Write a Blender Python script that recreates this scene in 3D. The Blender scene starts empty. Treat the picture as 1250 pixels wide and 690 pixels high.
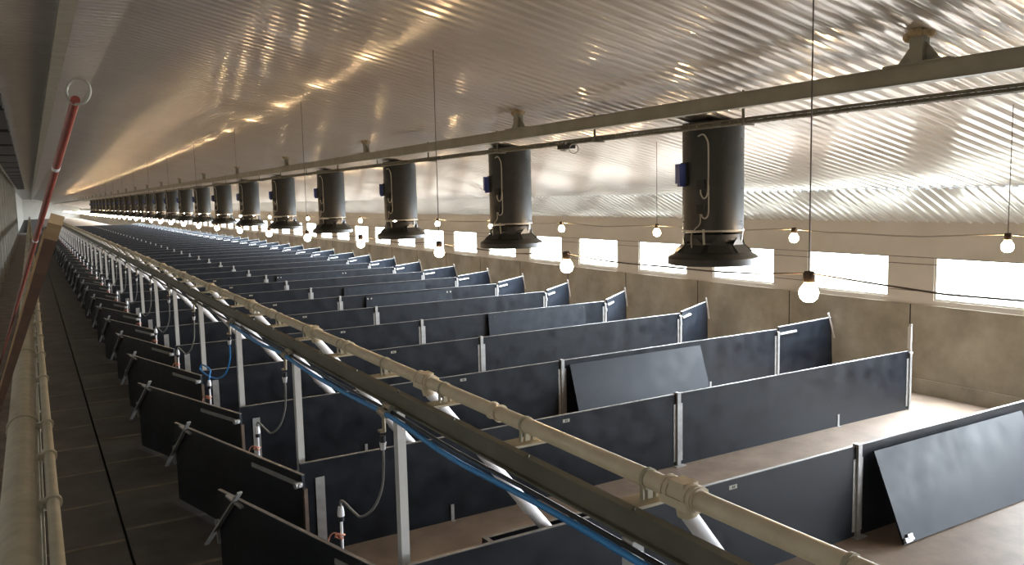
import bpy, math, random
from mathutils import Vector, Matrix
random.seed(7)
S = bpy.context.scene
COL = S.collection

# ------------------------------------------------------------ camera, world, exposure
CAM_H = 3.7
F_PX = 994.6
YAW, PITCH, ROLL = math.radians(30.407), math.radians(5.999), math.radians(-1.276)
fw = Vector((math.sin(YAW)*math.cos(PITCH), math.cos(YAW)*math.cos(PITCH), -math.sin(PITCH)))
rt = Vector((math.cos(YAW), -math.sin(YAW), 0))
up = rt.cross(fw)
rt2 = math.cos(ROLL)*rt + math.sin(ROLL)*up
up2 = -math.sin(ROLL)*rt + math.cos(ROLL)*up
cam_data = bpy.data.cameras.new('camera')
cam_data.sensor_width = 36.0
cam_data.sensor_fit = 'HORIZONTAL'
cam_data.lens = 36.0*F_PX/1250.0
cam_data.clip_start = 0.05
cam_data.clip_end = 800
cam = bpy.data.objects.new('camera', cam_data)
COL.objects.link(cam)
m = Matrix((rt2, up2, -fw)).transposed().to_4x4()
m.translation = (0, 0, CAM_H)
cam.matrix_world = m
S.camera = cam

WINDOW_STRENGTH = 6.5
BULB_STRENGTH = 150.0
S.view_settings.view_transform = 'Standard'
S.view_settings.look = 'None'
S.view_settings.gamma = 1
S.view_settings.use_curve_mapping = False
S.view_settings.exposure = 0.35
# skylight that falls in through each pane of the window wall, down into the pens
SKY_W, SKY_TILT, SKY_SPREAD = 400.0, 35.0, 125.0
sky_data = bpy.data.lights.new('window_skylight', 'AREA')
sky_data.shape = 'RECTANGLE'; sky_data.size = 0.72; sky_data.size_y = 1.8
sky_data.energy = SKY_W; sky_data.color = (0.82, 0.91, 1.0); sky_data.spread = math.radians(SKY_SPREAD)
for i in range(-8, 103):
    lo = bpy.data.objects.new('window_skylight', sky_data); COL.objects.link(lo)
    lo.location = (14.03, 9.746+2.8*i+0.945, 2.08)
    a_ = math.radians(SKY_TILT)
    d_ = Vector((-math.cos(a_), 0, -math.sin(a_)))     # the way the light looks
    x_ = Vector((-math.sin(a_), 0, math.cos(a_)))
    y_ = (-d_).cross(x_)
    M_ = Matrix((x_, y_, -d_)).transposed().to_4x4(); M_.translation = lo.location
    lo.matrix_world = M_
world = bpy.data.worlds.new('world')
S.world = world
world.use_nodes = True
world.node_tree.nodes['Background'].inputs[0].default_value = (0.8, 0.9, 1.0, 1)
world.node_tree.nodes['Background'].inputs[1].default_value = 1.0
try:
    S.cycles.use_denoising = True
    S.cycles.max_bounces = 10
    S.cycles.diffuse_bounces = 5
    S.cycles.glossy_bounces = 4
    S.cycles.sample_clamp_indirect = 40.0
    S.cycles.use_light_tree = True
    S.cycles.caustics_reflective = True
except Exception:
    pass

# ------------------------------------------------------------ materials
MATS = {}
def mat(name, col, rough=0.5, metal=0.0, col2=None, scale=4.0, detail=4.0, bump=0.0, bscale=60.0, spec=0.5, stretch=(1, 1, 1), lo=0.35, hi=0.7, rvar=0.0):
    mt = bpy.data.materials.new(name)
    mt.use_nodes = True
    nt = mt.node_tree
    b = nt.nodes['Principled BSDF']
    b.inputs['Base Color'].default_value = (*col, 1)
    b.inputs['Roughness'].default_value = rough
    b.inputs['Metallic'].default_value = metal
    b.inputs['Specular IOR Level'].default_value = spec
    tc = nt.nodes.new('ShaderNodeTexCoord')
    mp = nt.nodes.new('ShaderNodeMapping')
    mp.inputs['Scale'].default_value = stretch
    nt.links.new(tc.outputs['Object'], mp.inputs['Vector'])
    if col2 is not None:
        nz = nt.nodes.new('ShaderNodeTexNoise')
        nz.inputs['Scale'].default_value = scale
        nz.inputs['Detail'].default_value = detail
        nz.inputs['Roughness'].default_value = 0.6
        nt.links.new(mp.outputs[0], nz.inputs['Vector'])
        cr = nt.nodes.new('ShaderNodeValToRGB')
        cr.color_ramp.elements[0].position = lo
        cr.color_ramp.elements[1].position = hi
        cr.color_ramp.elements[0].color = (*col, 1)
        cr.color_ramp.elements[1].color = (*col2, 1)
        nt.links.new(nz.outputs['Fac'], cr.inputs[0])
        nt.links.new(cr.outputs[0], b.inputs['Base Color'])
        if rvar:
            mr = nt.nodes.new('ShaderNodeMapRange')
            mr.inputs['From Min'].default_value = 0.3
            mr.inputs['From Max'].default_value = 0.7
            mr.inputs['To Min'].default_value = rough-rvar
            mr.inputs['To Max'].default_value = rough+rvar
            nt.links.new(nz.outputs['Fac'], mr.inputs['Value'])
            nt.links.new(mr.outputs[0], b.inputs['Roughness'])
    if bump:
        n2 = nt.nodes.new('ShaderNodeTexNoise')
        n2.inputs['Scale'].default_value = bscale
        n2.inputs['Detail'].default_value = 4
        nt.links.new(mp.outputs[0], n2.inputs['Vector'])
        bp = nt.nodes.new('ShaderNodeBump')
        bp.inputs['Strength'].default_value = bump
        bp.inputs['Distance'].default_value = 0.01
        nt.links.new(n2.outputs['Fac'], bp.inputs['Height'])
        nt.links.new(bp.outputs[0], b.inputs['Normal'])
    MATS[name] = mt
    return mt

def emit(name, col, strength):
    mt = bpy.data.materials.new(name)
    mt.use_nodes = True
    nt = mt.node_tree
    nt.nodes.remove(nt.nodes['Principled BSDF'])
    e = nt.nodes.new('ShaderNodeEmission')
    e.inputs[0].default_value = (*col, 1)
    e.inputs[1].default_value = strength
    nt.links.new(e.outputs[0], nt.nodes['Material Output'].inputs[0])
    MATS[name] = mt
    return mt

def painted_steel(name, col, col2, gloss, rough, rough2):
    mt = mat(name, col, 0.5, 0, col2, 0.7, 3)
    nt = mt.node_tree
    p = nt.nodes['Principled BSDF']; p.inputs['Specular IOR Level'].default_value = 0.0
    g = nt.nodes.new('ShaderNodeBsdfGlossy'); g.inputs['Roughness'].default_value = rough
    g.inputs['Color'].default_value = (0.95, 0.95, 0.93, 1)
    g2 = nt.nodes.new('ShaderNodeBsdfGlossy'); g2.inputs['Roughness'].default_value = rough2
    g2.inputs['Color'].default_value = (0.95, 0.95, 0.93, 1)
    m0 = nt.nodes.new('ShaderNodeMixShader'); m0.inputs[0].default_value = 0.35
    nt.links.new(g.outputs[0], m0.inputs[1]); nt.links.new(g2.outputs[0], m0.inputs[2])
    mx = nt.nodes.new('ShaderNodeMixShader'); mx.inputs[0].default_value = gloss
    nt.links.new(p.outputs[0], mx.inputs[1]); nt.links.new(m0.outputs[0], mx.inputs[2])
    nt.links.new(mx.outputs[0], nt.nodes['Material Output'].inputs[0])
painted_steel('ribbed_steel', (0.58, 0.555, 0.53), (0.66, 0.635, 0.61), 0.60, 0.12, 0.32)
painted_steel('eave_steel', (0.50, 0.51, 0.50), (0.56, 0.57, 0.56), 0.30, 0.16, 0.32)
mat('white_board', (0.50, 0.475, 0.42), 0.5, 0, (0.56, 0.53, 0.475), 0.8)
mat('concrete', (0.21, 0.19, 0.15), 0.75, 0, (0.35, 0.32, 0.26), 1.3, 6, bump=0.15, bscale=25)
mat('end_board', (0.80, 0.77, 0.70), 0.6, 0, (0.86, 0.83, 0.77), 0.5)
mat('pen_floor', (0.13, 0.092, 0.064), 0.5, 0, (0.215, 0.16, 0.115), 2.2, 6, bump=0.2, bscale=40)
mat('alley_floor', (0.042, 0.036, 0.031), 0.7, 0, (0.085, 0.073, 0.062), 1.7, 6, bump=0.3, bscale=20)
mat('joint_dust', (0.19, 0.155, 0.12), 0.8, 0, (0.08, 0.065, 0.05), 3.0, 5)
mat('slat_floor', (0.10, 0.085, 0.07), 0.8, 0, (0.17, 0.15, 0.125), 2.0, 5)
mat('dark_void', (0.012, 0.011, 0.01), 0.9)
mat('black_board', (0.0048, 0.0064, 0.0098), 0.42, 0, (0.0115, 0.0148, 0.021), 3.5, 6, spec=0.33, rvar=0.09)
mat('lid_board', (0.008, 0.0105, 0.016), 0.50, 0, (0.020, 0.025, 0.034), 3.0, 6, spec=0.2, rvar=0.08)
mat('board_edge', (0.11, 0.105, 0.10), 0.42, 0.0, (0.17, 0.165, 0.16), 8.0)
mat('galvanised', (0.33, 0.33, 0.33), 0.45, 0.5, (0.47, 0.47, 0.46), 9.0, 5)
mat('zinc_post', (0.50, 0.50, 0.48), 0.5, 0.15, (0.62, 0.61, 0.59), 6.0, 5, stretch=(1, 1, 0.3))
mat('dull_zinc', (0.26, 0.26, 0.25), 0.5, 0.3, (0.36, 0.36, 0.35), 9.0)
mat('rust', (0.06, 0.036, 0.024), 0.8, 0, (0.11, 0.07, 0.045), 14.0)
mat('green_steel', (0.115, 0.108, 0.075), 0.5, 0.1, (0.16, 0.15, 0.11), 3.0)
mat('purlin_steel', (0.20, 0.19, 0.15), 0.55, 0.1, (0.26, 0.25, 0.205), 3.0)
mat('cream_pvc', (0.55, 0.46, 0.33), 0.42, 0, (0.64, 0.55, 0.41), 5.0)
mat('dusty_pvc', (0.33, 0.30, 0.22), 0.6, 0, (0.43, 0.39, 0.29), 9.0, 6, bump=0.2, bscale=40)
mat('cream_plate', (0.36, 0.31, 0.22), 0.6)
mat('white_pvc', (0.78, 0.77, 0.80), 0.35)
mat('blue_hose', (0.03, 0.24, 0.60), 0.35)
mat('black_hose', (0.014, 0.014, 0.016), 0.4)
mat('grey_hose', (0.22, 0.215, 0.20), 0.4)
mat('brass', (0.40, 0.33, 0.24), 0.4, 0.5)
mat('pink_twine', (0.62, 0.27, 0.18), 0.8)
mat('fan_black', (0.009, 0.010, 0.0095), 0.45, 0, (0.018, 0.0195, 0.018), 5.0, 5)
mat('matt_black', (0.012, 0.012, 0.012), 0.6)
mat('fan_blue', (0.02, 0.05, 0.24), 0.4)
mat('pale_plastic', (0.36, 0.34, 0.29), 0.5)
mat('red_paint', (0.20, 0.035, 0.022), 0.5, 0, (0.28, 0.06, 0.04), 12.0)
mat('brown_wood', (0.12, 0.06, 0.04), 0.55, 0, (0.18, 0.095, 0.06), 6.0, 5, stretch=(1, 1, 0.15))
mat('raw_wood', (0.45, 0.29, 0.15), 0.7, 0, (0.55, 0.38, 0.21), 8.0)
mat('foam', (0.28, 0.21, 0.12), 0.9, 0, (0.40, 0.33, 0.22), 20.0)
mat('wire', (0.10, 0.075, 0.06), 0.6)
mat('pillar_grey', (0.24, 0.225, 0.19), 0.7, 0, (0.30, 0.28, 0.24), 1.0)
emit('daylight', (0.96, 1.0, 0.93), WINDOW_STRENGTH)
emit('bulb_glow', (1.0, 0.66, 0.34), BULB_STRENGTH)

# ------------------------------------------------------------ mesh helpers
class MB:
    def __init__(self):
        self.v = []; self.f = []
    def box(self, x0, x1, y0, y1, z0, z1, M=None):
        b = len(self.v)
        P = [(x0,y0,z0),(x1,y0,z0),(x1,y1,z0),(x0,y1,z0),(x0,y0,z1),(x1,y0,z1),(x1,y1,z1),(x0,y1,z1)]
        if M is not None: P = [tuple(M @ Vector(p)) for p in P]
        self.v += P
        self.f += [tuple(b+i for i in q) for q in ((0,3,2,1),(4,5,6,7),(0,1,5,4),(1,2,6,5),(2,3,7,6),(3,0,4,7))]
        return self
    def beam(self, a, b, w, h, upv=(0,0,1)):
        a = Vector(a); b = Vector(b); d = (b-a); L = d.length; d.normalize()
        s = d.cross(Vector(upv)).normalized(); u = s.cross(d)
        M = Matrix((s, d, u)).transposed().to_4x4(); M.translation = a
        return self.box(-w/2, w/2, 0, L, -h/2, h/2, M)
    def tube(self, pts, r, n=10, caps=True):
        pts = [Vector(p) for p in pts]
        rs = r if isinstance(r, (list, tuple)) else [r]*len(pts)
        base = len(self.v)
        t0 = (pts[1]-pts[0]).normalized()
        ref = Vector((0,0,1)) if abs(t0.z) < 0.9 else Vector((1,0,0))
        u = t0.cross(ref).normalized()
        for i, p in enumerate(pts):
            t = (pts[min(i+1, len(pts)-1)] - pts[max(i-1, 0)]).normalized()
            u = (u - t*u.dot(t)).normalized(); w = t.cross(u)
            for k in range(n):
                a = 2*math.pi*k/n
                self.v.append(tuple(p + (u*math.cos(a) + w*math.sin(a))*rs[i]))
        for i in range(len(pts)-1):
            for k in range(n):
                k2 = (k+1) % n
                self.f.append((base+i*n+k, base+i*n+k2, base+(i+1)*n+k2, base+(i+1)*n+k))
        if caps:
            self.f.append(tuple(base+k for k in reversed(range(n))))
            self.f.append(tuple(base+(len(pts)-1)*n+k for k in range(n)))
        return self
    def lathe(self, prof, n=32, c=(0,0,0), close=False):
        base = len(self.v); m = len(prof)
        for (r, z) in prof:
            for k in range(n):
                a = 2*math.pi*k/n
                self.v.append((c[0]+r*math.cos(a), c[1]+r*math.sin(a), c[2]+z))
        for i in range(m-1 if not close else m):
            j = (i+1) % m
            for k in range(n):
                k2 = (k+1) % n
                self.f.append((base+i*n+k, base+i*n+k2, base+j*n+k2, base+j*n+k))
        return self
    def ball(self, c, r, n=12, m=8, sz=1.0):
        prof = [(max(1e-4, r*math.sin(math.pi*i/m)), -r*sz*math.cos(math.pi*i/m)) for i in range(m+1)]
        return self.lathe(prof, n, c)
    def ring(self, c, axis, R, r, n=24, k=8):
        ax = Vector(axis).normalized()
        ref = Vector((0,0,1)) if abs(ax.z) < 0.9 else Vector((1,0,0))
        u = ax.cross(ref).normalized(); w = ax.cross(u)
        base = len(self.v); c = Vector(c)
        for i in range(n):
            a = 2*math.pi*i/n; d = u*math.cos(a)+w*math.sin(a)
            for j in range(k):
                b = 2*math.pi*j/k
                self.v.append(tuple(c + d*(R+r*math.cos(b)) + ax*(r*math.sin(b))))
        for i in range(n):
            for j in range(k):
                i2 = (i+1) % n; j2 = (j+1) % k
                self.f.append((base+i*k+j, base+i2*k+j, base+i2*k+j2, base+i*k+j2))
        return self
    def mesh(self, name, material, smooth=False):
        me = bpy.data.meshes.new(name)
        me.from_pydata(self.v, [], self.f)
        me.materials.append(MATS[material])
        me.update()
        if smooth:
            me.polygons.foreach_set('use_smooth', [True]*len(me.polygons))
            try: me.set_sharp_from_angle(angle=math.radians(35))
            except Exception: pass
        return me
    def obj(self, name, material, parent=None, smooth=False):
        o = bpy.data.objects.new(name, self.mesh(name, material, smooth))
        COL.objects.link(o)
        if parent is not None: o.parent = parent
        return o

def smooth_pts(P, n=8):
    P = [Vector(p) for p in P]; out = []
    for i in range(len(P)-1):
        p0 = P[max(i-1, 0)]; p1 = P[i]; p2 = P[i+1]; p3 = P[min(i+2, len(P)-1)]
        for k in range(n):
            t = k/n
            out.append(0.5*((2*p1) + (p2-p0)*t + (2*p0-5*p1+4*p2-p3)*t*t + (3*p1-p0-3*p2+p3)*t**3))
    out.append(P[-1])
    return out

def empty(name, loc=(0,0,0), rz=0.0):
    o = bpy.data.objects.new(name, None); COL.objects.link(o)
    o.location = loc; o.rotation_euler = (0, 0, rz)
    o.empty_display_size = 0.1
    return o
def tag(o, label, cat, group=None):
    o['label'] = label; o['category'] = cat
    if group: o['group'] = group
    return o
def struct(o):
    o['kind'] = 'structure'; return o
def dup(o, parent=None, skip=()):
    c = o.copy(); COL.objects.link(c)
    if parent is not None: c.parent = parent
    for ch in list(o.children):
        if ch.name.split('.')[0] in skip: continue
        dup(ch, c, skip)
    return c
ONES = ['zeroth','first','second','third','fourth','fifth','sixth','seventh','eighth','ninth','tenth','eleventh','twelfth','thirteenth','fourteenth','fifteenth','sixteenth','seventeenth','eighteenth','nineteenth']
TENS = {2:'twent',3:'thirt',4:'fort',5:'fift',6:'sixt',7:'sevent',8:'eight',9:'ninet'}
def nth(n):
    if n < 20: return ONES[n]
    if n >= 100: return 'hundred-and-' + nth(n-100) if n > 100 else 'hundredth'
    t, u = divmod(n, 10)
    return TENS[t]+'ieth' if u == 0 else TENS[t]+'y-'+ONES[u]

# ------------------------------------------------------------ the building
Y0, Y1 = -14.0, 300.0
XW = 14.1            # white wall face
XC = 14.07           # concrete face
XK, ZK, SL = 12.85, 3.71, 0.2126
XR = 1.23
ZR = ZK + SL*(XK-XR)
ZE = 3.088
XL = -1.75
def roof_z(x):
    if x < XR: return ZR
    if x < XK: return ZK + SL*(XK-x)
    return ZE + (XW-x)*(ZK-ZE)/(XW-XK)
ROWS = 45
PITCHY = 2.8
def rowy(k): return 5.42 + PITCHY*k
YEND = rowy(ROWS-1)

# floors
struct(MB().box(0.685, 2.32, Y0, Y1, -0.4, 0).obj('floor_alley', 'alley_floor'))
struct(MB().box(-0.35, 0.655, Y0, Y1, -0.4, 0).obj('floor_walkway', 'alley_floor'))
struct(MB().box(0.60, 0.74, Y0, Y1, -0.45, -0.12).obj('floor_gap_base', 'dark_void'))
b = MB()
y = Y0
while y < 140:
    b.box(XL, -0.35, y, y+0.115, -0.2, 0); y += 0.14
struct(b.obj('floor_slats', 'slat_floor'))
struct(MB().box(XL, -0.35, Y0, Y1, -0.5, -0.15).obj('floor_pit', 'dark_void'))
b = MB()
b.v = [(2.32,Y0,0),(12.62,Y0,0),(14.2,Y0,-0.135),(14.2,Y0,-0.5),(2.32,Y0,-0.5)]
b.v += [(x, Y1, z) for x, _, z in b.v]
b.f = [(0,1,6,5),(1,2,7,6),(2,3,8,7),(3,4,9,8),(4,0,5,9),(4,3,2,1,0),(5,6,7,8,9)]
struct(b.obj('floor_pens', 'pen_floor'))
# pale dusty slab joints across the alley
b = MB()
for k in range(-1, 45):
    yy = 4.1 + PITCHY*k*0.5
    b.box(-0.34, 0.65, yy, yy+0.07, -0.01, 0.0025)
    b.box(0.69, 2.30, yy+0.3, yy+0.38, -0.01, 0.0025)
struct(b.obj('trim_joints', 'joint_dust'))

# right wall
WY0, WW = 9.746, 1.89
wz0, wz1 = 1.64, 2.445
wins = [WY0 + PITCHY*i for i in range(-8, 104)]
struct(MB().box(XC, 14.6, Y0, Y1, -0.4, 1.547).obj('wall_right_concrete', 'concrete'))
b = MB()
for k in range(-4, 50):
    yy = 9.25 + 2.83*k
    b.box(XC-0.004, XC+0.02, yy, yy+0.02, 0.1, 1.545)
struct(b.obj('trim_wall_joints', 'dark_void'))
struct(MB().box(XC-0.03, XC+0.02, Y0, Y1, -0.2, 0.16).obj('trim_curb', 'concrete'))
b = MB()
b.box(XW, 14.5, Y0, Y1, 1.547, wz0)
b.box(XW, 14.5, Y0, Y1, wz1, 3.3)
prev = Y0
for w in wins:
    b.box(XW, 14.5, prev, w, wz0, wz1); prev = w+WW
b.box(XW, 14.5, prev, Y1, wz0, wz1)
struct(b.obj('wall_right', 'white_board'))
fr = MB()
t = 0.035
fr.box(XW+0.02, XW+0.07, 0, t, wz0, wz1); fr.box(XW+0.02, XW+0.07, WW-t, WW, wz0, wz1)
fr.box(XW+0.02, XW+0.07, t, WW-t, wz0, wz0+t); fr.box(XW+0.02, XW+0.07, t, WW-t, wz1-t, wz1)
fr_me = fr.mesh('window_frame', 'white_board')
pn_me = MB().box(XW+0.045, XW+0.055, t, WW-t, wz0+t, wz1-t).mesh('window_pane', 'daylight')
for i, w in enumerate(wins):
    o = bpy.data.objects.new('window_%d' % (i+1), fr_me); COL.objects.link(o); o.location = (0, w, 0); struct(o)
    q = bpy.data.objects.new('window_pane', pn_me); COL.objects.link(q); q.parent = o
# other walls
struct(MB().box(XL-0.3, XL, Y0, Y1, -0.4, 6.6).obj('wall_left', 'pillar_grey'))
struct(MB().box(XL-0.3, 14.6, Y0-0.3, Y0, -0.4, 6.6).obj('wall_back', 'white_board'))
struct(MB().box(XL-0.3, 14.6, Y1, Y1+0.3, -0.4, 6.6).obj('wall_front', 'end_board'))
b = MB()
for k in range(0, 18):
    yy = 20 + 5.6*k
    b.box(XL, -1.33, yy, yy+0.35, 0, ZR)
struct(b.obj('trim_left_pillars', 'pillar_grey'))

# ribbed steel ceiling, ribs with rounded corners run across the building
def rib_profile():
    r, a, h = 0.020, math.radians(56), 0.030
    adx, adz = r*math.sin(a), r*(1-math.cos(a))
    sdz = h-2*adz; sdx = sdz/math.tan(a)
    W = 2*adx+sdx
    down = []
    for i in range(5):
        t = a*i/4
        down.append((r*math.sin(t), -r*(1-math.cos(t))))
    for i in range(5):
        t = a*(1-i/4)
        down.append((W-r*math.sin(t), -h+r*(1-math.cos(t))))
    low = 0.030; flat = 0.2-2*W-low
    # each face is slightly crowned, as rolled sheet is
    c = math.tan(math.radians(5.5))
    P = [(flat*u, flat*c*((2*u-1)**2-1)/4) for u in (0, 0.17, 0.33, 0.5, 0.67, 0.83)]
    P += [(flat+x, z) for x, z in down]
    P += [(flat+W+low*u, -h-low*c*((2*u-1)**2-1)/4) for u in (0.25, 0.5, 0.75)]
    P += [(flat+W+low+(W-x), z) for x, z in reversed(down)]
    return P[:-1]
RIB = rib_profile()
def ribbed(name, xs):
    b = MB(); rows = []
    for i in range(int((Y1-Y0)/0.2)):
        for dy, dz in RIB: rows.append((Y0+0.06+i*0.2+dy, dz))
    m = len(xs)
    for (yy, dz) in rows:
        for x, z in xs: b.v.append((x, yy, z+dz))
    for i in range(len(rows)-1):
        for j in range(m-1):
            a = i*m+j
            b.f.append((a, a+m, a+m+1, a+1))
    o = struct(b.obj(name, 'eave_steel' if name == 'ceiling_eave' else 'ribbed_steel'))
    o.data.polygons.foreach_set('use_smooth', [True]*len(o.data.polygons))
    return o
ribbed('ceiling', [(XR, ZR), (XK, ZK)])
ribbed('ceiling_eave', [(XK-0.02, ZK-0.012), (XW, ZE)])
ribbed('ceiling_ridge', [(XL, ZR), (XR, ZR)])
struct(MB().box(XL-0.3, 14.6, Y0-0.3, Y1, 6.5, 6.7).obj('ceiling_cover', 'white_board'))

# ------------------------------------------------------------ roof steel
def ibeam(b, x0, x1, y0, y1, z0, z1, tf=0.012, tw=0.012):
    xm = (x0+x1)/2
    b.box(x0, x1, y0, y1, z0, z0+tf); b.box(x0, x1, y0, y1, z1-tf, z1)
    b.box(xm-tw/2, xm+tw/2, y0, y1, z0+tf, z1-tf)
t = empty('roof_beam', (6.63, 0, 4.595))
tag(t, 'long grey green steel beam hung under the ribbed ceiling left of the black chimney fans', 'beam')
b = MB(); b.box(-0.045, 0.045, Y0, Y1, 0, 0.155); b.box(-0.06, 0.06, Y0, Y1, 0.149, 0.157); b.box(-0.06, 0.06, Y0, Y1, -0.004, 0.006)
b.obj('beam_rail', 'purlin_steel', t)
hb = MB(); hz = roof_z(6.63)-4.595
hb.box(-0.05, 0.05, -0.06, 0.06, 0.157, hz+0.01); hb.box(-0.07, 0.07, -0.3, 0.3, 0.157, 0.172)
h1 = hb.obj('hanger', 'purlin_steel', t)
gs = MB()
for s in (-1, 1):
    bb = len(gs.v)
    gs.v += [(-0.006, s*0.06, 0.172), (-0.006, s*0.20, 0.172), (-0.006, s*0.06, hz-0.10), (0.006, s*0.06, 0.172), (0.006, s*0.20, 0.172), (0.006, s*0.06, hz-0.10)]
    gs.f += [(bb,bb+1,bb+2),(bb+3,bb+5,bb+4),(bb,bb+3,bb+4,bb+1),(bb+1,bb+4,bb+5,bb+2),(bb+2,bb+5,bb+3,bb)]
gs.obj('gusset', 'purlin_steel', h1)
fm = MB(); rr = random.Random(3)
for i in range(11):
    a = i*0.58
    fm.ball((0.07*math.cos(a), 0.10*math.sin(a), hz-0.03+rr.uniform(-.015, .01)), rr.uniform(.025, .05), 8, 5)
fm.obj('foam_seal', 'foam', h1, True)
h1.location = (0, 4.35, 0)
for i in range(1, 22):
    c = dup(h1, t); c.location = (0, 4.35+6.65*i, 0)

b = MB(); b.box(-0.075, 0.075, Y0, Y1, 0, 0.15); b.box(-0.09, 0.09, Y0, Y1, -0.012, -0.001)
o = b.obj('ridge_beam', 'purlin_steel'); o.location = (0.54, 0, 5.98)
tag(o, 'olive grey steel beam along the flat ridge ceiling above the left walkway', 'beam')

# cable tray
t = empty('cable_tray', (7.3, 0, 4.50))
tag(t, 'thin latticed cable tray hung below the long ceiling beam', 'cable tray')
b = MB()
for dx, dz in ((-0.06, 0), (0.06, 0), (-0.06, 0.05), (0.06, 0.05)): b.tube([(dx, Y0, dz), (dx, 145, dz)], 0.010, 6)
b.tube([(0, Y0, 0.012), (0, 145, 0.012)], 0.022, 6)
b.obj('tray_wires', 'green_steel', t, True)
b = MB(); y = 0
while y < 90:
    b.box(-0.065, 0.065, y, y+0.012, -0.012, 0.0); b.box(-0.066, -0.055, y, y+0.012, 0, 0.055); b.box(0.055, 0.066, y, y+0.012, 0, 0.055); y += 0.14
b.obj('rungs', 'green_steel', t)
hk = MB().beam((-0.09, 0, -0.02), (-0.09, 0, roof_z(7.2)-4.54), 0.025, 0.02, (0, 1, 0))
hk.box(-0.1, 0.08, -0.012, 0.012, -0.03, -0.012)
hk = hk.obj('hook', 'green_steel', t); hk.location = (0, 6.9, 0)
for i in range(1, 25):
    c = dup(hk, t); c.location = (0, 6.9+2.9*i, 0)

# small winch on the tray between the first two fans
t = empty('hoist_pulley', (7.22, 10.55, 4.42))
tag(t, 'small dark pulley with coiled cord under the cable tray between the two nearest fans', 'pulley')
MB().box(-0.06, 0.06, -0.16, 0.16, 0.0, 0.06).obj('body', 'matt_black', t)
MB().ring((0, -0.2, -0.01), (0.7, 0.7, 0), 0.07, 0.008).obj('cord_loop', 'pale_plastic', t, True)
MB().ring((0, 0.06, -0.02), (0, 0, 1), 0.05, 0.012).obj('wheel', 'galvanised', t, True)
MB().box(-0.01, 0.01, -0.02, 0.02, 0.06, 0.11).obj('strap', 'galvanised', t)

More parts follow.
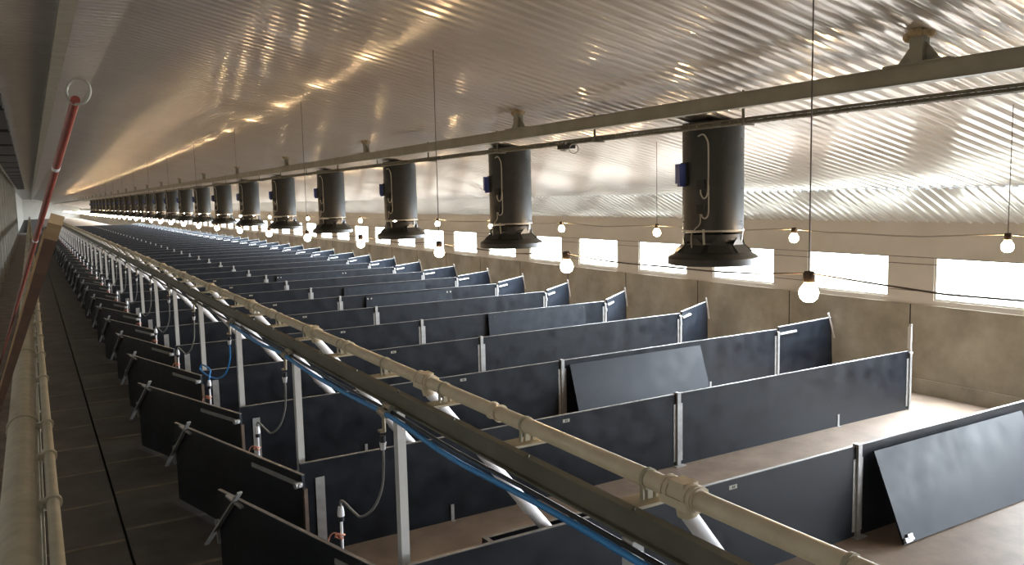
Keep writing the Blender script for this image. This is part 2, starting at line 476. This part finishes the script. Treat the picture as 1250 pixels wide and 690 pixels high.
# ------------------------------------------------------------ chimney fans
FX = 8.26
def make_fan():
    t = empty('chimney_fan', (FX, 8.46, 0))
    zt = roof_z(FX)-0.03
    sc = MB().lathe([(0.40, 3.17), (0.42, 3.17), (0.42, zt), (0.40, zt)], 40, close=True)
    for a in range(8):
        for z in (3.3, 3.75, 4.2, 4.42):
            an = a*math.pi/4+0.35
            sc.ball((0.422*math.cos(an), 0.422*math.sin(an), z), 0.009, 6, 4)
    sc.obj('duct', 'fan_black', t, True)
    MB().lathe([(0.415, 3.165), (0.432, 3.165), (0.432, 3.187), (0.415, 3.187)], 40, close=True).obj('clamp_band', 'pale_plastic', t, True)
    MB().lathe([(0.36, 3.05), (0.40, 3.05), (0.40, 3.125), (0.36, 3.125)], 36, close=True).obj('collar', 'matt_black', t, True)
    b = MB()
    for a in range(4):
        an = a*math.pi/2+0.5
        c, s = math.cos(an), math.sin(an)
        b.beam((0.40*c, 0.40*s, 2.99), (0.425*c, 0.425*s, 3.2), 0.03, 0.012, (c, s, 0))
    b.obj('hanger_strap', 'pale_plastic', t)
    bell = [(0.40, 2.985), (0.44, 2.955), (0.50, 2.895), (0.56, 2.845), (0.605, 2.82), (0.625, 2.795), (0.625, 2.71), (0.60, 2.70), (0.59, 2.78), (0.54, 2.825), (0.48, 2.875), (0.42, 2.935), (0.38, 2.97)]
    bl = MB().lathe(bell, 48, close=True).obj('inlet_bell', 'fan_black', t, True)
    b = MB()
    for a in range(8):
        an = a*math.pi/4+0.2
        c, s = math.cos(an), math.sin(an)
        tx, ty = -s, c
        q = len(b.v)
        for rr_, z, w in ((0.41, 3.075, 0.025), (0.415, 2.98, 0.13), (0.52, 2.885, 0.17)):
            for e in (-1, 1):
                b.v.append((rr_*c+tx*w*e, rr_*s+ty*w*e, z))
        for rr_, z, w in ((0.39, 3.075, 0.025), (0.395, 2.975, 0.13), (0.50, 2.875, 0.17)):
            for e in (-1, 1):
                b.v.append((rr_*c+tx*w*e, rr_*s+ty*w*e, z))
        b.f += [(q,q+1,q+3,q+2),(q+2,q+3,q+5,q+4),(q+6,q+8,q+9,q+7),(q+8,q+10,q+11,q+9),(q,q+2,q+8,q+6),(q+2,q+4,q+10,q+8),(q+1,q+7,q+9,q+3),(q+3,q+9,q+11,q+5),(q,q+6,q+7,q+1),(q+4,q+5,q+11,q+10)]
    b.obj('fin', 'fan_black', bl)
    MB().lathe([(0.0, 3.02), (0.36, 3.02), (0.36, 3.05), (0.0, 3.05)], 24).obj('damper', 'matt_black', t)
    MB().box(-0.09, 0.09, -0.09, 0.09, 3.09, 3.2).obj('motor', 'matt_black', t)
    # blue control box and conduits on the side towards the left of the barn
    def P(an, z, r=0.425): return (r*math.cos(an), r*math.sin(an), z)
    AB = math.radians(161)
    M = Matrix.Rotation(AB, 4, 'Z')
    bx = MB(); bx.box(0.425, 0.53, -0.075, 0.075, 3.83, 4.10, M); bx.box(0.43, 0.51, -0.05, 0.05, 3.79, 3.83, M)
    bx = bx.obj('control_box', 'fan_blue', t)
    MB().box(0.41, 0.44, -0.10, 0.10, 3.80, 4.12, M).obj('backplate', 'matt_black', bx)
    A1 = math.radians(205)
    for zz in (3.80, 3.47):
        MB().box(0.41, 0.48, -0.05, 0.05, zz-0.06, zz+0.07, Matrix.Rotation(A1, 4, 'Z')).obj('junction_box', 'matt_black', t)
    pts = [P(A1-0.12, 4.46), P(A1+0.06, 4.48, .45), P(A1+0.17, 4.42, .45), P(A1+0.22, 4.3, .44), P(A1+0.22, 3.9, .44), P(A1+0.20, 3.68, .45), P(A1+0.10, 3.62, .46), P(A1+0.01, 3.68, .46), P(A1, 3.75, .46)]
    MB().tube(smooth_pts(pts, 6), 0.011, 6).obj('conduit', 'pale_plastic', t, True)
    pts = [P(A1+0.23, 3.8, .44), P(A1+0.23, 3.45, .44), P(A1+0.17, 3.36, .45), P(A1+0.07, 3.36, .46), P(A1+0.02, 3.42, .46)]
    MB().tube(smooth_pts(pts, 6), 0.010, 6).obj('conduit', 'pale_plastic', t, True)
    MB().tube(smooth_pts([P(A1, 3.42, .47), P(A1-0.02, 3.28, .46), P(A1-0.2, 3.2, .45), P(A1-0.35, 3.12, .44), P(A1-0.3, 2.95, .46)], 6), 0.008, 6).obj('lead', 'pale_plastic', t, True)
    return t
fan = make_fan()
for j in range(24):
    f = fan if j == 0 else dup(fan, skip=() if j < 7 else ('rivets', 'lead', 'backplate'))
    f.location = (FX, 8.46+5.6*j, 0)
    lab = ('nearest and largest black chimney fan with blue control box, right of centre' if j == 0 else
           'black chimney fan hanging from the ceiling, %s in its row from the camera' % nth(j+1) if j < 23 else
           'farthest black chimney fan at the end of the hanging row')
    tag(f, lab, 'fan', 'chimney fans hanging along the barn')

# ------------------------------------------------------------ pen partitions
XA, XM, XB = 2.22, 7.38, 12.47
XP = 2.40
def make_partition():
    t = empty('pen_partition', (0, 0, 0))
    for (a, b_) in ((XA, XM-0.035), (XM+0.035, XB)):
        p = MB().box(a, b_, -0.015, 0.015, 0.002, 0.992).obj('panel', 'black_board', t)
        MB().box(a, b_, -0.016, 0.016, 0.992, 1.0).obj('top_edge', 'board_edge', p)
    q = MB()
    q.box(XM-0.03, XM+0.03, -0.045, 0.03, 0.0, 1.015)
    q.box(XM-0.078, XM-0.03, -0.022, -0.015, 0.06, 0.86); q.box(XM+0.03, XM+0.078, -0.022, -0.015, 0.06, 0.86)
    q.box(XM-0.078, XM-0.03, 0.015, 0.022, 0.06, 0.86); q.box(XM+0.03, XM+0.078, 0.015, 0.022, 0.06, 0.86)
    q.box(XM-0.09, XM+0.09, -0.09, 0.09, 0.0, 0.008)
    q.obj('middle_post', 'galvanised', t)
    q = MB(); q.box(XB, XB+0.05, -0.04, 0.04, 0, 0.95); q.box(XB-0.06, XB-0.01, -0.022, -0.015, 0.06, 0.87); q.box(XB-0.04, XB+0.08, -0.06, 0.06, 0, 0.008)
    q.obj('end_post', 'galvanised', t)
    q = MB(); q.box(XP-0.02, XP+0.07, -0.024, -0.015, 0.1, 0.82); q.box(XP-0.028, XP-0.02, -0.024, 0.024, 0.1, 0.82); q.box(XP-0.02, XP+0.07, 0.015, 0.024, 0.1, 0.82)
    q.obj('end_plate', 'galvanised', t)
    for x in (3.95, 10.70):
        MB().box(x-0.02, x+0.02, -0.024, -0.015, 0.0, 0.19).box(x-0.02, x+0.02, -0.06, -0.015, 0.0, 0.006).obj('floor_bracket', 'galvanised', t)
    g = MB().box(5.50, 5.60, -0.019, -0.015, 0.90, 0.94).obj('tag', 'pale_plastic', t)
    MB().box(5.535, 5.55, -0.021, -0.019, 0.908, 0.932).box(5.56, 5.57, -0.021, -0.019, 0.908, 0.932).obj('tag_marks', 'matt_black', g)
    return t
part = make_partition()
for k in range(ROWS):
    o = part if k == 0 else dup(part, skip=() if k < 10 else ('tag', 'floor_bracket'))
    o.location = (0, rowy(k), 0)
    if k == 1:
        q = MB(); q.box(XB+0.012, XB+0.032, -0.03, 0.03, 1.03, 1.40); q.box(XB+0.040, XB+0.052, -0.025, 0.025, 0.9, 1.44); q.box(XB-0.01, XB+0.06, -0.045, 0.045, 0.95, 0.975)
        q.obj('raised_latch', 'zinc_post', o)
    tag(o, ('nearest long black pen partition, at the lower right' if k == 0 else 'black pen partition wall, %s row from the camera' % nth(k+1)), 'partition', 'pen partitions across the barn')

# ------------------------------------------------------------ leaning lid boards
def lean(k, x0, x1, d, top, label, dots):
    Y = rowy(k)
    t = empty('leaning_board', (x0, Y-0.05, 0))
    L = math.hypot(d, top)
    a = math.atan2(d, top)
    M = Matrix.Translation((0, -d-0.01, 0.012)) @ Matrix.Rotation(-a, 4, 'X')
    W = x1-x0
    p = MB().box(0, W, -0.011, 0.011, 0, L, M).obj('board', 'lid_board', t)
    if dots == 'hinge':
        q = MB(); q.box(0.02, 0.13, -0.03, -0.011, 0.01, 0.06, M); q.box(0.07, 0.15, -0.035, -0.011, 0.03, 0.09, M); q.tube([tuple(M @ Vector((0.0, -0.03, 0.035))), tuple(M @ Vector((0.15, -0.03, 0.035)))], 0.014, 8)
        q.obj('hinge', 'galvanised', t)
    else:
        for xx in (0.05, 0.16, W-0.16, W-0.05):
            MB().tube([tuple(M @ Vector((xx, -0.011, L-0.07))), tuple(M @ Vector((xx, -0.018, L-0.07)))], 0.022, 10).obj('bolt', dots, t)
    tag(t, label, 'board', 'grey boards leaning on partitions')
lean(0, 7.57, 10.45, 0.38, 0.90, 'large grey board leaning on the nearest partition, cut by the right edge', 'hinge')
lean(2, 7.50, 10.39, 0.30, 0.91, 'grey board leaning against the third partition, right beside its middle post', 'hinge')
lean(4, 9.05, 11.81, 0.10, 0.97, 'grey board leaning flat against the fifth partition near its right end', 'matt_black')
lean(6, 8.13, 10.87, 0.10, 0.935, 'dark board with pale bolts leaning against the seventh partition', 'pale_plastic')
lean(7, 8.43, 11.25, 0.10, 0.93, 'grey board leaning against the eighth partition behind the bolted board', 'matt_black')
lean(9, 7.75, 10.47, 0.10, 0.95, 'grey board leaning against the tenth partition, farthest of the leaning boards', 'pale_plastic')

# ------------------------------------------------------------ front gates along the alley
GH = Vector((2.15, 7.85-PITCHY, 0)); GT = Vector((1.36, 10.70-PITCHY, 0))
def make_gate():
    d = (GT-GH); L = d.length
    t = empty('pen_gate', tuple(GH), math.atan2(d.y, d.x))
    # local x runs from hinge to tip, local +y faces the alley
    p = MB().box(0, L, -0.015, 0.015, 0.02, 0.992).obj('panel', 'black_board', t)
    MB().box(0, L, -0.016, 0.016, 0.992, 1.0).obj('top_edge', 'board_edge', p)
    f = 0.015
    q = MB().box(0.06, 1.0, f, f+0.012, 0.87, 0.915).obj('latch_bar', 'dull_zinc', t)
    MB().tube([(0.02, f, 0.90), (0.02, f+0.07, 0.90)], 0.03, 10).tube([(-0.02, f+0.03, 0.90), (0.09, f+0.03, 0.90)], 0.018, 8).obj('bolt', 'galvanised', q, True)
    MB().box(-0.04, -0.005, -0.02, 0.02, 0.0, 0.86).obj('hinge_post', 'rust', t)
    def at(s, z, o=0.03): return (L-s, f+o, z)
    q = MB().beam(at(-0.24, 0.40), at(0.50, 1.10), 0.018, 0.045, (0, 1, 0)).obj('cross_bar', 'dull_zinc', t)
    MB().beam(at(0.22, 1.0, .012), at(0.50, 0.955, .012), 0.02, 0.05, (0, 1, 0)).obj('bar_clip', 'dull_zinc', q)
    MB().beam(at(-0.03, 0.70, .012), at(0.0, 0.47, .012), 0.018, 0.035, (0, 1, 0)).obj('bar_catch', 'dull_zinc', q)
    return t
gate = make_gate()
for k in range(ROWS):
    o = gate if k == 0 else dup(gate, skip=() if k < 12 else ('bar_catch', 'bar_clip', 'bolt'))
    o.location = (GH.x, GH.y+PITCHY*k, 0)
    if k: o.rotation_euler.z = gate.rotation_euler.z + random.uniform(-0.012, 0.012) + (0.05 if k == 2 else 0)
    tag(o, 'nearest black alley gate, cut off at the bottom edge' if k == 0 else 'black gate swung into the alley, %s from the camera' % nth(k+1), 'gate', 'alley gates left of the feed line')

# ------------------------------------------------------------ passage gates by the window wall
def make_pgate():
    t = empty('passage_gate', (0, 0, 0))
    L = 1.46
    p = MB().box(0, L, -0.015, 0.015, 0.06, 1.05).obj('panel', 'black_board', t)
    MB().box(0, L, -0.018, 0.018, 1.05, 1.064).obj('top_edge', 'galvanised', p)
    MB().box(0.03, 0.46, -0.035, -0.015, 0.90, 0.94).obj('latch_bar', 'zinc_post', t)
    MB().beam((L-0.10, -0.03, 1.16), (L+0.06, -0.03, 0.62), 0.015, 0.03, (0, 1, 0)).obj('latch_rod', 'zinc_post', t)
    MB().box(-0.05, 0.0, -0.012, 0.012, 0.2, 0.28).box(-0.05, 0.0, -0.012, 0.012, 0.75, 0.83).obj('hinge', 'galvanised', t)
    return t
pg = make_pgate(); first = True
angs = {2: -3, 3: 24, 4: 33, 5: 31, 6: 26, 7: 14, 8: 10, 9: 22}
for k in range(2, ROWS):
    o = pg if first else dup(pg, skip=() if k < 14 else ('hinge',)); first = False
    o.location = (XB+0.10, rowy(k), -0.02)
    o.rotation_euler = (0, -math.radians(2.6), math.radians(angs.get(k, random.uniform(12, 32))))
    tag(o, 'short black gate beside the window wall, at the end of the %s partition' % nth(k+1), 'gate', 'short gates beside the window wall')

# ------------------------------------------------------------ feed line on its frame
t = empty('feed_line_frame', (0, 0, 0))
tag(t, 'long olive steel channel on pale square posts carrying the feed pipe', 'frame')
YF0, YF1 = -3.0, YEND+1.0
b = MB()
b.box(2.312, 2.337, YF0, YF1, 2.122, 2.238); b.box(2.285, 2.337, YF0, YF1, 2.238, 2.25); b.box(2.285, 2.337, YF0, YF1, 2.11, 2.122)
b.obj('channel', 'green_steel', t)
b = MB()
for k in range(60):
    yy = 1.0 + 0.93*k
    b.tube([(2.30, yy, 2.25), (2.30, yy, 2.262)], 0.012, 6); b.tube([(2.33, yy+.4, 2.18), (2.322, yy+.4, 2.18)], 0.014, 6)
b.obj('rivets', 'green_steel', t)
post_me = MB().box(-0.033, 0.033, -0.04, 0.04, 0, 2.11).box(-0.07, 0.07, -0.07, 0.07, 0, 0.008).mesh('post', 'zinc_post')
for k in range(-1, ROWS):
    o = bpy.data.objects.new('post', post_me); COL.objects.link(o); o.parent = t; o.location = (2.305, rowy(k)+0.25, 0)
pl_me = MB().box(2.33, 2.60, -0.07, 0.07, 2.235, 2.25).mesh('support_plate', 'cream_plate')
ys = [2.94+1.12*i for i in range(-3, 113)]
for yy in ys[:90]:
    o = bpy.data.objects.new('support_plate', pl_me); COL.objects.link(o); o.parent = t; o.location = (0, yy, 0)
b = MB()
for yy in ys[90:]: b.box(2.33, 2.60, yy-0.07, yy+0.07, 2.235, 2.25)
o = b.obj('support_plates', 'cream_plate', t); o['kind'] = 'stuff'

PX, PZ, PR = 2.46, 2.345, 0.046
t = empty('feed_pipe', (0, 0, 0))
tag(t, 'long cream feed pipe with tee valves on top of the olive channel', 'pipe')
MB().tube([(PX, YF0, PZ), (PX, YF1, PZ)], PR, 20).obj('pipe', 'cream_pvc', t, True)
q = MB(); q.box(PX-0.015, PX+0.015, -0.012, 0.012, 2.25, PZ-PR); q.tube([(PX, -0.011, PZ), (PX, 0.011, PZ)], PR+0.007, 20)
q.box(PX-0.045, PX-0.035, -0.012, 0.012, 2.25, PZ); q.box(PX+0.035, PX+0.045, -0.012, 0.012, 2.25, PZ)
sad_me = q.mesh('saddle', 'dusty_pvc', True)
for yy in ys[:90]:
    o = bpy.data.objects.new('saddle', sad_me); COL.objects.link(o); o.parent = t; o.location = (0, yy, 0)
q = MB(); q.tube([(PX, -0.10, PZ), (PX, -0.085, PZ)], PR+0.018, 20); q.tube([(PX, -0.07, PZ), (PX, -0.05, PZ)], PR+0.018, 20)
q.tube([(PX, 0.085, PZ), (PX, 0.10, PZ)], PR+0.018, 20); q.tube([(PX, 0.05, PZ), (PX, 0.07, PZ)], PR+0.018, 20)
q.tube([(PX, -0.11, PZ), (PX, 0.11, PZ)], PR+0.011, 20)
q.box(PX-0.045, PX+0.045, -0.05, 0.05, PZ, PZ+0.063)
q.box(PX-0.064, PX-0.04, -0.09, 0.09, PZ-0.05, PZ-0.01); q.box(PX+0.04, PX+0.072, -0.085, -0.055, PZ-0.02, PZ+0.03)
q.tube([(PX+0.01, 0, PZ-0.02), (PX+0.03, 0, PZ-0.10)], 0.052, 16)
tee_me = q.mesh('tee_valve', 'cream_pvc', True)
cl_me = MB().tube([(PX, -0.05, PZ), (PX, -0.04, PZ), (PX, 0.04, PZ), (PX, 0.05, PZ)], [PR+0.012, PR+0.006, PR+0.004, PR+0.012], 20).mesh('coupling', 'cream_pvc', True)
for k in range(-1, ROWS):
    o = bpy.data.objects.new('tee_valve', tee_me); COL.objects.link(o); o.parent = t; o.location = (0, rowy(k)+0.08, 0)
for k in range(0, 40):
    o = bpy.data.objects.new('coupling', cl_me); COL.objects.link(o); o.parent = t; o.location = (0, 4.42+PITCHY*k, 0)

# troughs behind the partitions and the drop pipes that fill them
def make_trough():
    t = empty('feed_trough', (3.3, 0, 0))
    w = 0.045; a, b_ = 0.035, 0.84; L = 1.75; h = 0.65
    MB().box(0, L, a, a+w, 0, h).box(0, L, b_-w, b_, 0, h).box(0, w, a+w, b_-w, 0, h).box(L-w, L, a+w, b_-w, 0, h).obj('wall', 'black_board', t)
    MB().box(w, L-w, a+w, b_-w, 0, 0.05).obj('bottom', 'matt_black', t)
    c = MB(); c.box(0, L, a, a+w, h, h+0.006); c.box(0, L, b_-w, b_, h, h+0.006); c.box(0, w, a+w, b_-w, h, h+0.006); c.box(L-w, L, a+w, b_-w, h, h+0.006)
    c.obj('rim', 'board_edge', t)
    return t
tr = make_trough()
dp = empty('drop_pipe', (PX, 0, 0))
A = Vector((0.03, 0, PZ-0.09)); B = Vector((1.36, 0.10, 0.60)); D = (B-A).normalized(); LL = (B-A).length
MB().tube([A, A+D*(LL*0.5)], 0.040, 14).obj('upper_tube', 'white_pvc', dp, True)
MB().tube([A+D*(LL*0.40), A+D*(LL*0.43), B], [0.043, 0.050, 0.050], 14).obj('lower_tube', 'white_pvc', dp, True)
MB().tube([A+D*(LL*0.62), A+D*(LL*0.63), A+D*(LL*0.69), A+D*(LL*0.70)], [0.051, 0.057, 0.057, 0.051], 14).obj('sleeve', 'white_pvc', dp, True)
for k in range(-1, ROWS):
    if k >= 0:
        o = tr if k == 0 else dup(tr)
        o.location = (3.3, rowy(k), 0)
        tag(o, 'black feed trough with open top behind the %s partition from the camera' % nth(k+1), 'trough', 'feed troughs behind the partitions')
    o = dp if k == -1 else dup(dp)
    o.location = (PX, rowy(k)+0.10, 0)
    tag(o, 'short visible end of white drop pipe under the nearest feed valve' if k == -1 else 'slanted white drop pipe from the feed pipe, %s from the camera' % nth(k+2), 'pipe', 'white drop pipes below the feed line')

# ------------------------------------------------------------ water line and drinkers
def hose_line(name, x, z, y0, y1, r, material, label, sag, wob):
    pts = []; k0 = int((y0-5.42)//PITCHY)-1
    n = int((y1-y0)/0.2)
    for i in range(n+1):
        yy = y0 + (y1-y0)*i/n
        u = ((yy-5.77) % PITCHY)/PITCHY
        pts.append((x+wob*math.sin(yy*2.1), yy, z - sag*math.sin(math.pi*u)**2 + wob*math.sin(yy*3.7)))
    o = MB().tube(pts, r, 8).obj(name, material, None, True)
    return tag(o, label, 'hose')
hose_line('blue_water_hose', 2.22, 2.078, -1.0, 11.35, 0.018, 'blue_hose', 'bright blue water hose running under the olive channel', 0.035, 0.005)
hose_line('black_water_pipe', 2.262, 2.088, YF0, YF1, 0.014, 'black_hose', 'thin black pipe running under the olive channel beside the posts', 0.015, 0.003)

def hose_pts(loop):
    v = Vector((2.205, 0.35, 1.80)); c = Vector((1.985, 0.77, 1.245))
    if not loop:
        return smooth_pts([v, v+Vector((0, 0.0, -0.12)), v+Vector((-0.01, 0.03, -0.32)), v+Vector((-0.05, 0.12, -0.50)), v+Vector((-0.11, 0.24, -0.60)), Vector((2.06, 0.66, 1.22)), Vector((2.01, 0.74, 1.285)), Vector((1.99, 0.77, 1.29)), c], 8)
    return smooth_pts([v, v+Vector((0.0, 0.02, -0.2)), v+Vector((-0.05, 0.12, -0.42)), v+Vector((-0.13, 0.32, -0.52)), Vector((1.98, 0.92, 1.30)), Vector((1.93, 1.10, 1.36)), Vector((1.95, 1.02, 1.43)), Vector((2.02, 0.86, 1.38)), Vector((2.0, 0.79, 1.32)), c], 8)
def make_drinker(loop):
    t = empty('drinker_line', (0, 0, 0))
    v = Vector((2.22, 0.35, 2.078))
    q = MB(); q.tube([v+Vector((0, -0.07, 0)), v+Vector((0, 0.07, 0))], 0.027, 10); q.tube([v+Vector((0.043, -0.05, .04)), v+Vector((0.043, 0.05, .04))], 0.024, 10)
    q = q.obj('saddle_clamp', 'brass', t, True)
    for s in (-0.06, 0.06):
        MB().tube([v+Vector((0, s-0.012, 0)), v+Vector((0, s+0.012, 0))], 0.032, 10).obj('clamp_ring', 'pale_plastic', q, True)
        MB().tube([v+Vector((0.043, s-0.012, .04)), v+Vector((0.043, s+0.012, .04))], 0.028, 10).obj('clamp_ring', 'pale_plastic', q, True)
    q = MB(); q.tube([v+Vector((0,0,-.02)), v+Vector((0,0,-.15))], 0.015, 8); q.box(2.185, 2.225, 0.34, 0.40, 1.925, 1.94)
    q.obj('valve', 'brass', t, True)
    MB().tube([(2.205, 0.35, 1.90), (2.205, 0.35, 1.85)], 0.022, 10).obj('nut', 'black_hose', t, True)
    MB().tube([(2.205, 0.35, 1.85), (2.205, 0.35, 1.79)], [0.028, 0.018], 10).obj('connector', 'white_pvc', t, True)
    MB().tube(hose_pts(loop), 0.0105 if not loop else 0.011, 8).obj('hose', 'blue_hose' if loop else 'grey_hose', t, True)
    MB().tube([(1.985, 0.77, 1.25), (1.985, 0.77, 1.20), (1.985, 0.77, 1.17)], [0.020, 0.028, 0.028], 10).obj('connector', 'white_pvc', t, True)
    MB().tube([(1.985, 0.77, 1.17), (1.985, 0.77, 1.13)], 0.024, 10).obj('nut', 'black_hose', t, True)
    MB().tube([(1.985, 0.77, 1.15), (1.985, 0.77, 0.70)], 0.0125, 8).obj('pipe', 'white_pvc', t, True)
    tw = MB(); r2 = random.Random(5)
    for i in range(4):
        pts = [(1.985-0.02+r2.uniform(-.03,.03), 0.77+r2.uniform(-.04,.04), 1.0+r2.uniform(-.012,.025)) for _ in range(5)]
        tw.tube(smooth_pts(pts, 4), 0.006, 6)
    tw.tube(smooth_pts([(1.97, 0.74, 1.02), (1.93, 0.80, 1.03), (1.90, 0.84, 0.98), (1.89, 0.85, 0.90)], 4), 0.006, 6)
    tw.ring((1.985, 0.77, 1.012), (0.1, 0.2, 1), 0.022, 0.007, 12, 6)
    tw.obj('twine_knot', 'pink_twine', t, True)
    return t
d0 = make_drinker(False); d2 = make_drinker(True)
for k in range(ROWS):
    if k == 2: o = d2
    else: o = d0 if k == 0 else dup(d0, skip=() if k < 14 else ('clamp_ring', 'nut', 'valve'))
    o.location = (0, rowy(k), 0)
    tag(o, 'drinker on a looped blue hose tied to the third alley gate' if k == 2 else 'drinker on a grey hose tied with pink twine to the %s alley gate' % nth(k+1), 'drinker', 'drinkers tied to the alley gates')

# ------------------------------------------------------------ left rail pipes beside the camera
def clamp_mesh(x, z, r):
    q = MB(); q.tube([(x, -0.016, z), (x, 0.016, z)], r+0.012, 16); q.box(x-r-0.03, x-r, -0.014, 0.014, z-0.015, z+0.02); return q
t = empty('walkway_pipe_rail', (0, 0, 0))
tag(t, 'thick dusty cream pipe and thin pipe running beside the walkway, far left', 'pipe')
MB().tube([(-0.132, -1.0, 2.31), (-0.132, 138, 2.31)], 0.088, 22).obj('thick_pipe', 'dusty_pvc', t, True)
b = MB(); b.box(-0.07, -0.042, -1.0, 138, 2.30, 2.345); b.box(-0.16, -0.10, -1.0, 138, 2.17, 2.222)
b.obj('side_channel', 'dusty_pvc', t)
MB().tube([(-0.004, -1.0, 2.375), (-0.004, 138, 2.375)], 0.026, 14).obj('thin_pipe', 'dusty_pvc', t, True)
cme = clamp_mesh(-0.004, 2.375, 0.026).mesh('clamp', 'dusty_pvc', True)
for yy in [4.13, 4.93, 5.66, 7.2] + [8.4+1.15*i for i in range(50)]:
    o = bpy.data.objects.new('clamp', cme); COL.objects.link(o); o.parent = t; o.location = (0, yy, 0)
b = MB()
b.tube([(-0.132, -0.03, 2.31), (-0.132, 0.03, 2.31)], 0.098, 20); cme = b.mesh('coupling', 'dusty_pvc', True)
for yy in [5.9+2.8*i for i in range(30)]:
    o = bpy.data.objects.new('coupling', cme); COL.objects.link(o); o.parent = t; o.location = (0, yy, 0)
pm = MB().box(-0.165, -0.10, -0.03, 0.03, 0, 2.19).box(-0.2, -0.06, -0.07, 0.07, 0, 0.008).mesh('post', 'zinc_post')
for i in range(48):
    o = bpy.data.objects.new('post', pm); COL.objects.link(o); o.parent = t; o.location = (0, 2.9+2.8*i, 0)

# ------------------------------------------------------------ red bar with ring and wooden plank leaning on the rail
def pix_ray(x, y):
    return rt2*((x-625)/F_PX) - up2*((y-345)/F_PX) + fw
def lean_line(p_top, p_low, dist, q):
    # straight bar: its upper end lies dist metres away, it rests on the left side of the thick pipe, foot on the slats
    r1 = pix_ray(*p_top); r2 = pix_ray(*p_low); n = r1.cross(r2)
    O = Vector((0, 0, CAM_H)); a = O + r1*dist
    # point of the sight plane on the line x = q[0], z = q[1]
    yy = -(n.x*q[0] + n.z*(q[1]-CAM_H))/n.y
    c = Vector((q[0], yy, q[1]))
    d = (c-a).normalized()
    foot = a + d*(a.z/-d.z)
    return a, c, foot
a, c, ft = lean_line((69, 268), (4, 478), 2.75, (-0.275, 2.36))
t = empty('wooden_plank', tuple(ft))
tag(t, 'brown wooden plank with pale sawn end leaning against the pipe rail at far left', 'plank')
d = (a-ft).normalized()
TW = tuple(-pix_ray(45, 340))
b = MB(); b.beam(Vector((0,0,0)), a-ft-d*0.16, 0.042, 0.034, TW); b.obj('stained_board', 'brown_wood', t)
b = MB(); b.beam(a-ft-d*0.16, a-ft, 0.043, 0.035, TW); b.obj('bare_end', 'raw_wood', t)
b = MB(); sdv = d.cross(Vector(TW)).normalized(); off = -sdv*0.024
b.beam(off, a-ft-d*0.16+off, 0.008, 0.036, TW); b.obj('bare_edge', 'raw_wood', t)
a, c, ft = lean_line((92, 122), (14, 395), 3.3, (-0.262, 2.38))
t = empty('ring_pole', tuple(ft))
tag(t, 'dark red metal pole with a round ring on top leaning beside the wooden plank', 'pole')
d = (a-ft).normalized()
MB().tube([Vector((0,0,0)), a-ft], 0.0185, 12).obj('shaft', 'red_paint', t, True)
rc = Vector((0, 0, CAM_H)) + pix_ray(95.5, 111.5)*3.3 - ft
q = MB().ring(rc, fw+Vector((0.2, 0, 0)), 0.053, 0.006, 30, 8).obj('ring', 'pale_plastic', t, True)
for px in ((67, 204), (44, 293)):
    r_ = pix_ray(*px); n_ = r_.cross(fw.cross(d)).normalized() if False else r_.cross(r_.cross(d))
    s = ((Vector((0, 0, CAM_H))-a).dot(n_))/d.dot(n_)
    e = a-ft+d*s
    MB().tube([e-d*0.025, e+d*0.025], 0.0205, 12).obj('sticker', 'white_pvc', t, True)

# black boxes under the ceiling at the far left
q = MB(); q.box(-0.95, -0.33, 0, 4.6, 0.12, 0.42); q.box(-0.98, -0.30, -0.03, 4.63, 0.08, 0.12); q.box(-0.7, -0.6, 2.2, 2.3, 0.42, 0.565)
bm = q.mesh('air_inlet_box', 'matt_black')
for i in range(16):
    o = bpy.data.objects.new('air_inlet_box', bm); COL.objects.link(o); o.location = (-0.03*i*0, 14+5.6*i, ZR-0.60)
    tag(o, 'black inlet box under the ceiling at far left, %s from the camera' % nth(i+1), 'box', 'black inlet boxes under the left ceiling')

# ------------------------------------------------------------ lamps on their cables
def make_lamp(hz, wire):
    t = empty('light_bulb', (0, 0, 0))
    MB().lathe([(0.001, 0.115), (0.03, 0.115), (0.038, 0.09), (0.038, 0.045), (0.03, 0.04), (0.001, 0.04)], 14).obj('socket', 'rust', t, True)
    MB().lathe([(0.022, 0.045), (0.035, 0.03), (0.058, -0.005), (0.062, -0.03), (0.052, -0.065), (0.028, -0.085), (0.001, -0.09)], 14).obj('bulb', 'bulb_glow', t, True)
    if wire: MB().tube([(0, 0, 0.11), (0, 0, hz)], 0.005, 6).obj('hanging_wire', 'wire', t)
    return t
for (X, Z, Ys, cab, mt_, what, n) in ((8.86, 3.09, 4.75, 3.185, 'pale_plastic', 'on the pale cable near the windows', 48), (4.35, 3.06, 3.58, 3.155, 'wire', 'hanging low over the pens', 48)):
    src = make_lamp(roof_z(X)-Z-0.02, True); alt = None
    for i in range(n):
        if i == 0: o = src
        else: o = dup(src, skip=() if i % 2 == 0 and i < 24 else ('hanging_wire',))
        o.location = (X, Ys+PITCHY*i, Z)
        tag(o, 'glowing bulb %s, %s from the camera' % (what, nth(i+1)), 'light bulb', 'glowing bulbs ' + what)
    pts = []
    for i in range(-1, n):
        for u in range(6):
            yy = Ys+PITCHY*(i+u/6)
            pts.append((X+0.01*math.sin(yy*1.7), yy, cab - 0.045*math.sin(math.pi*u/6) + 0.008*math.sin(yy*4.1)))
    o = MB().tube(pts, 0.009 if X > 5 else 0.006, 6).obj('lamp_cable', mt_, None, True)
    tag(o, 'pale wavy lamp cable strung past the chimney fans' if X > 5 else 'thin dark lamp cable strung over the pens', 'cable')

# winch lines along the window wall
for z, nm in ((2.427, 'upper dark line just below the window tops'), (2.30, 'second dark line crossing the wall between the windows'), (1.80, 'lowest dark line crossing the wall near the window sills')):
    o = MB().tube([(14.06, Y0, z), (14.06, 150, z)], 0.007, 6).obj('winch_cable', 'wire')
    tag(o, nm, 'cable', 'winch cables along the window wall')
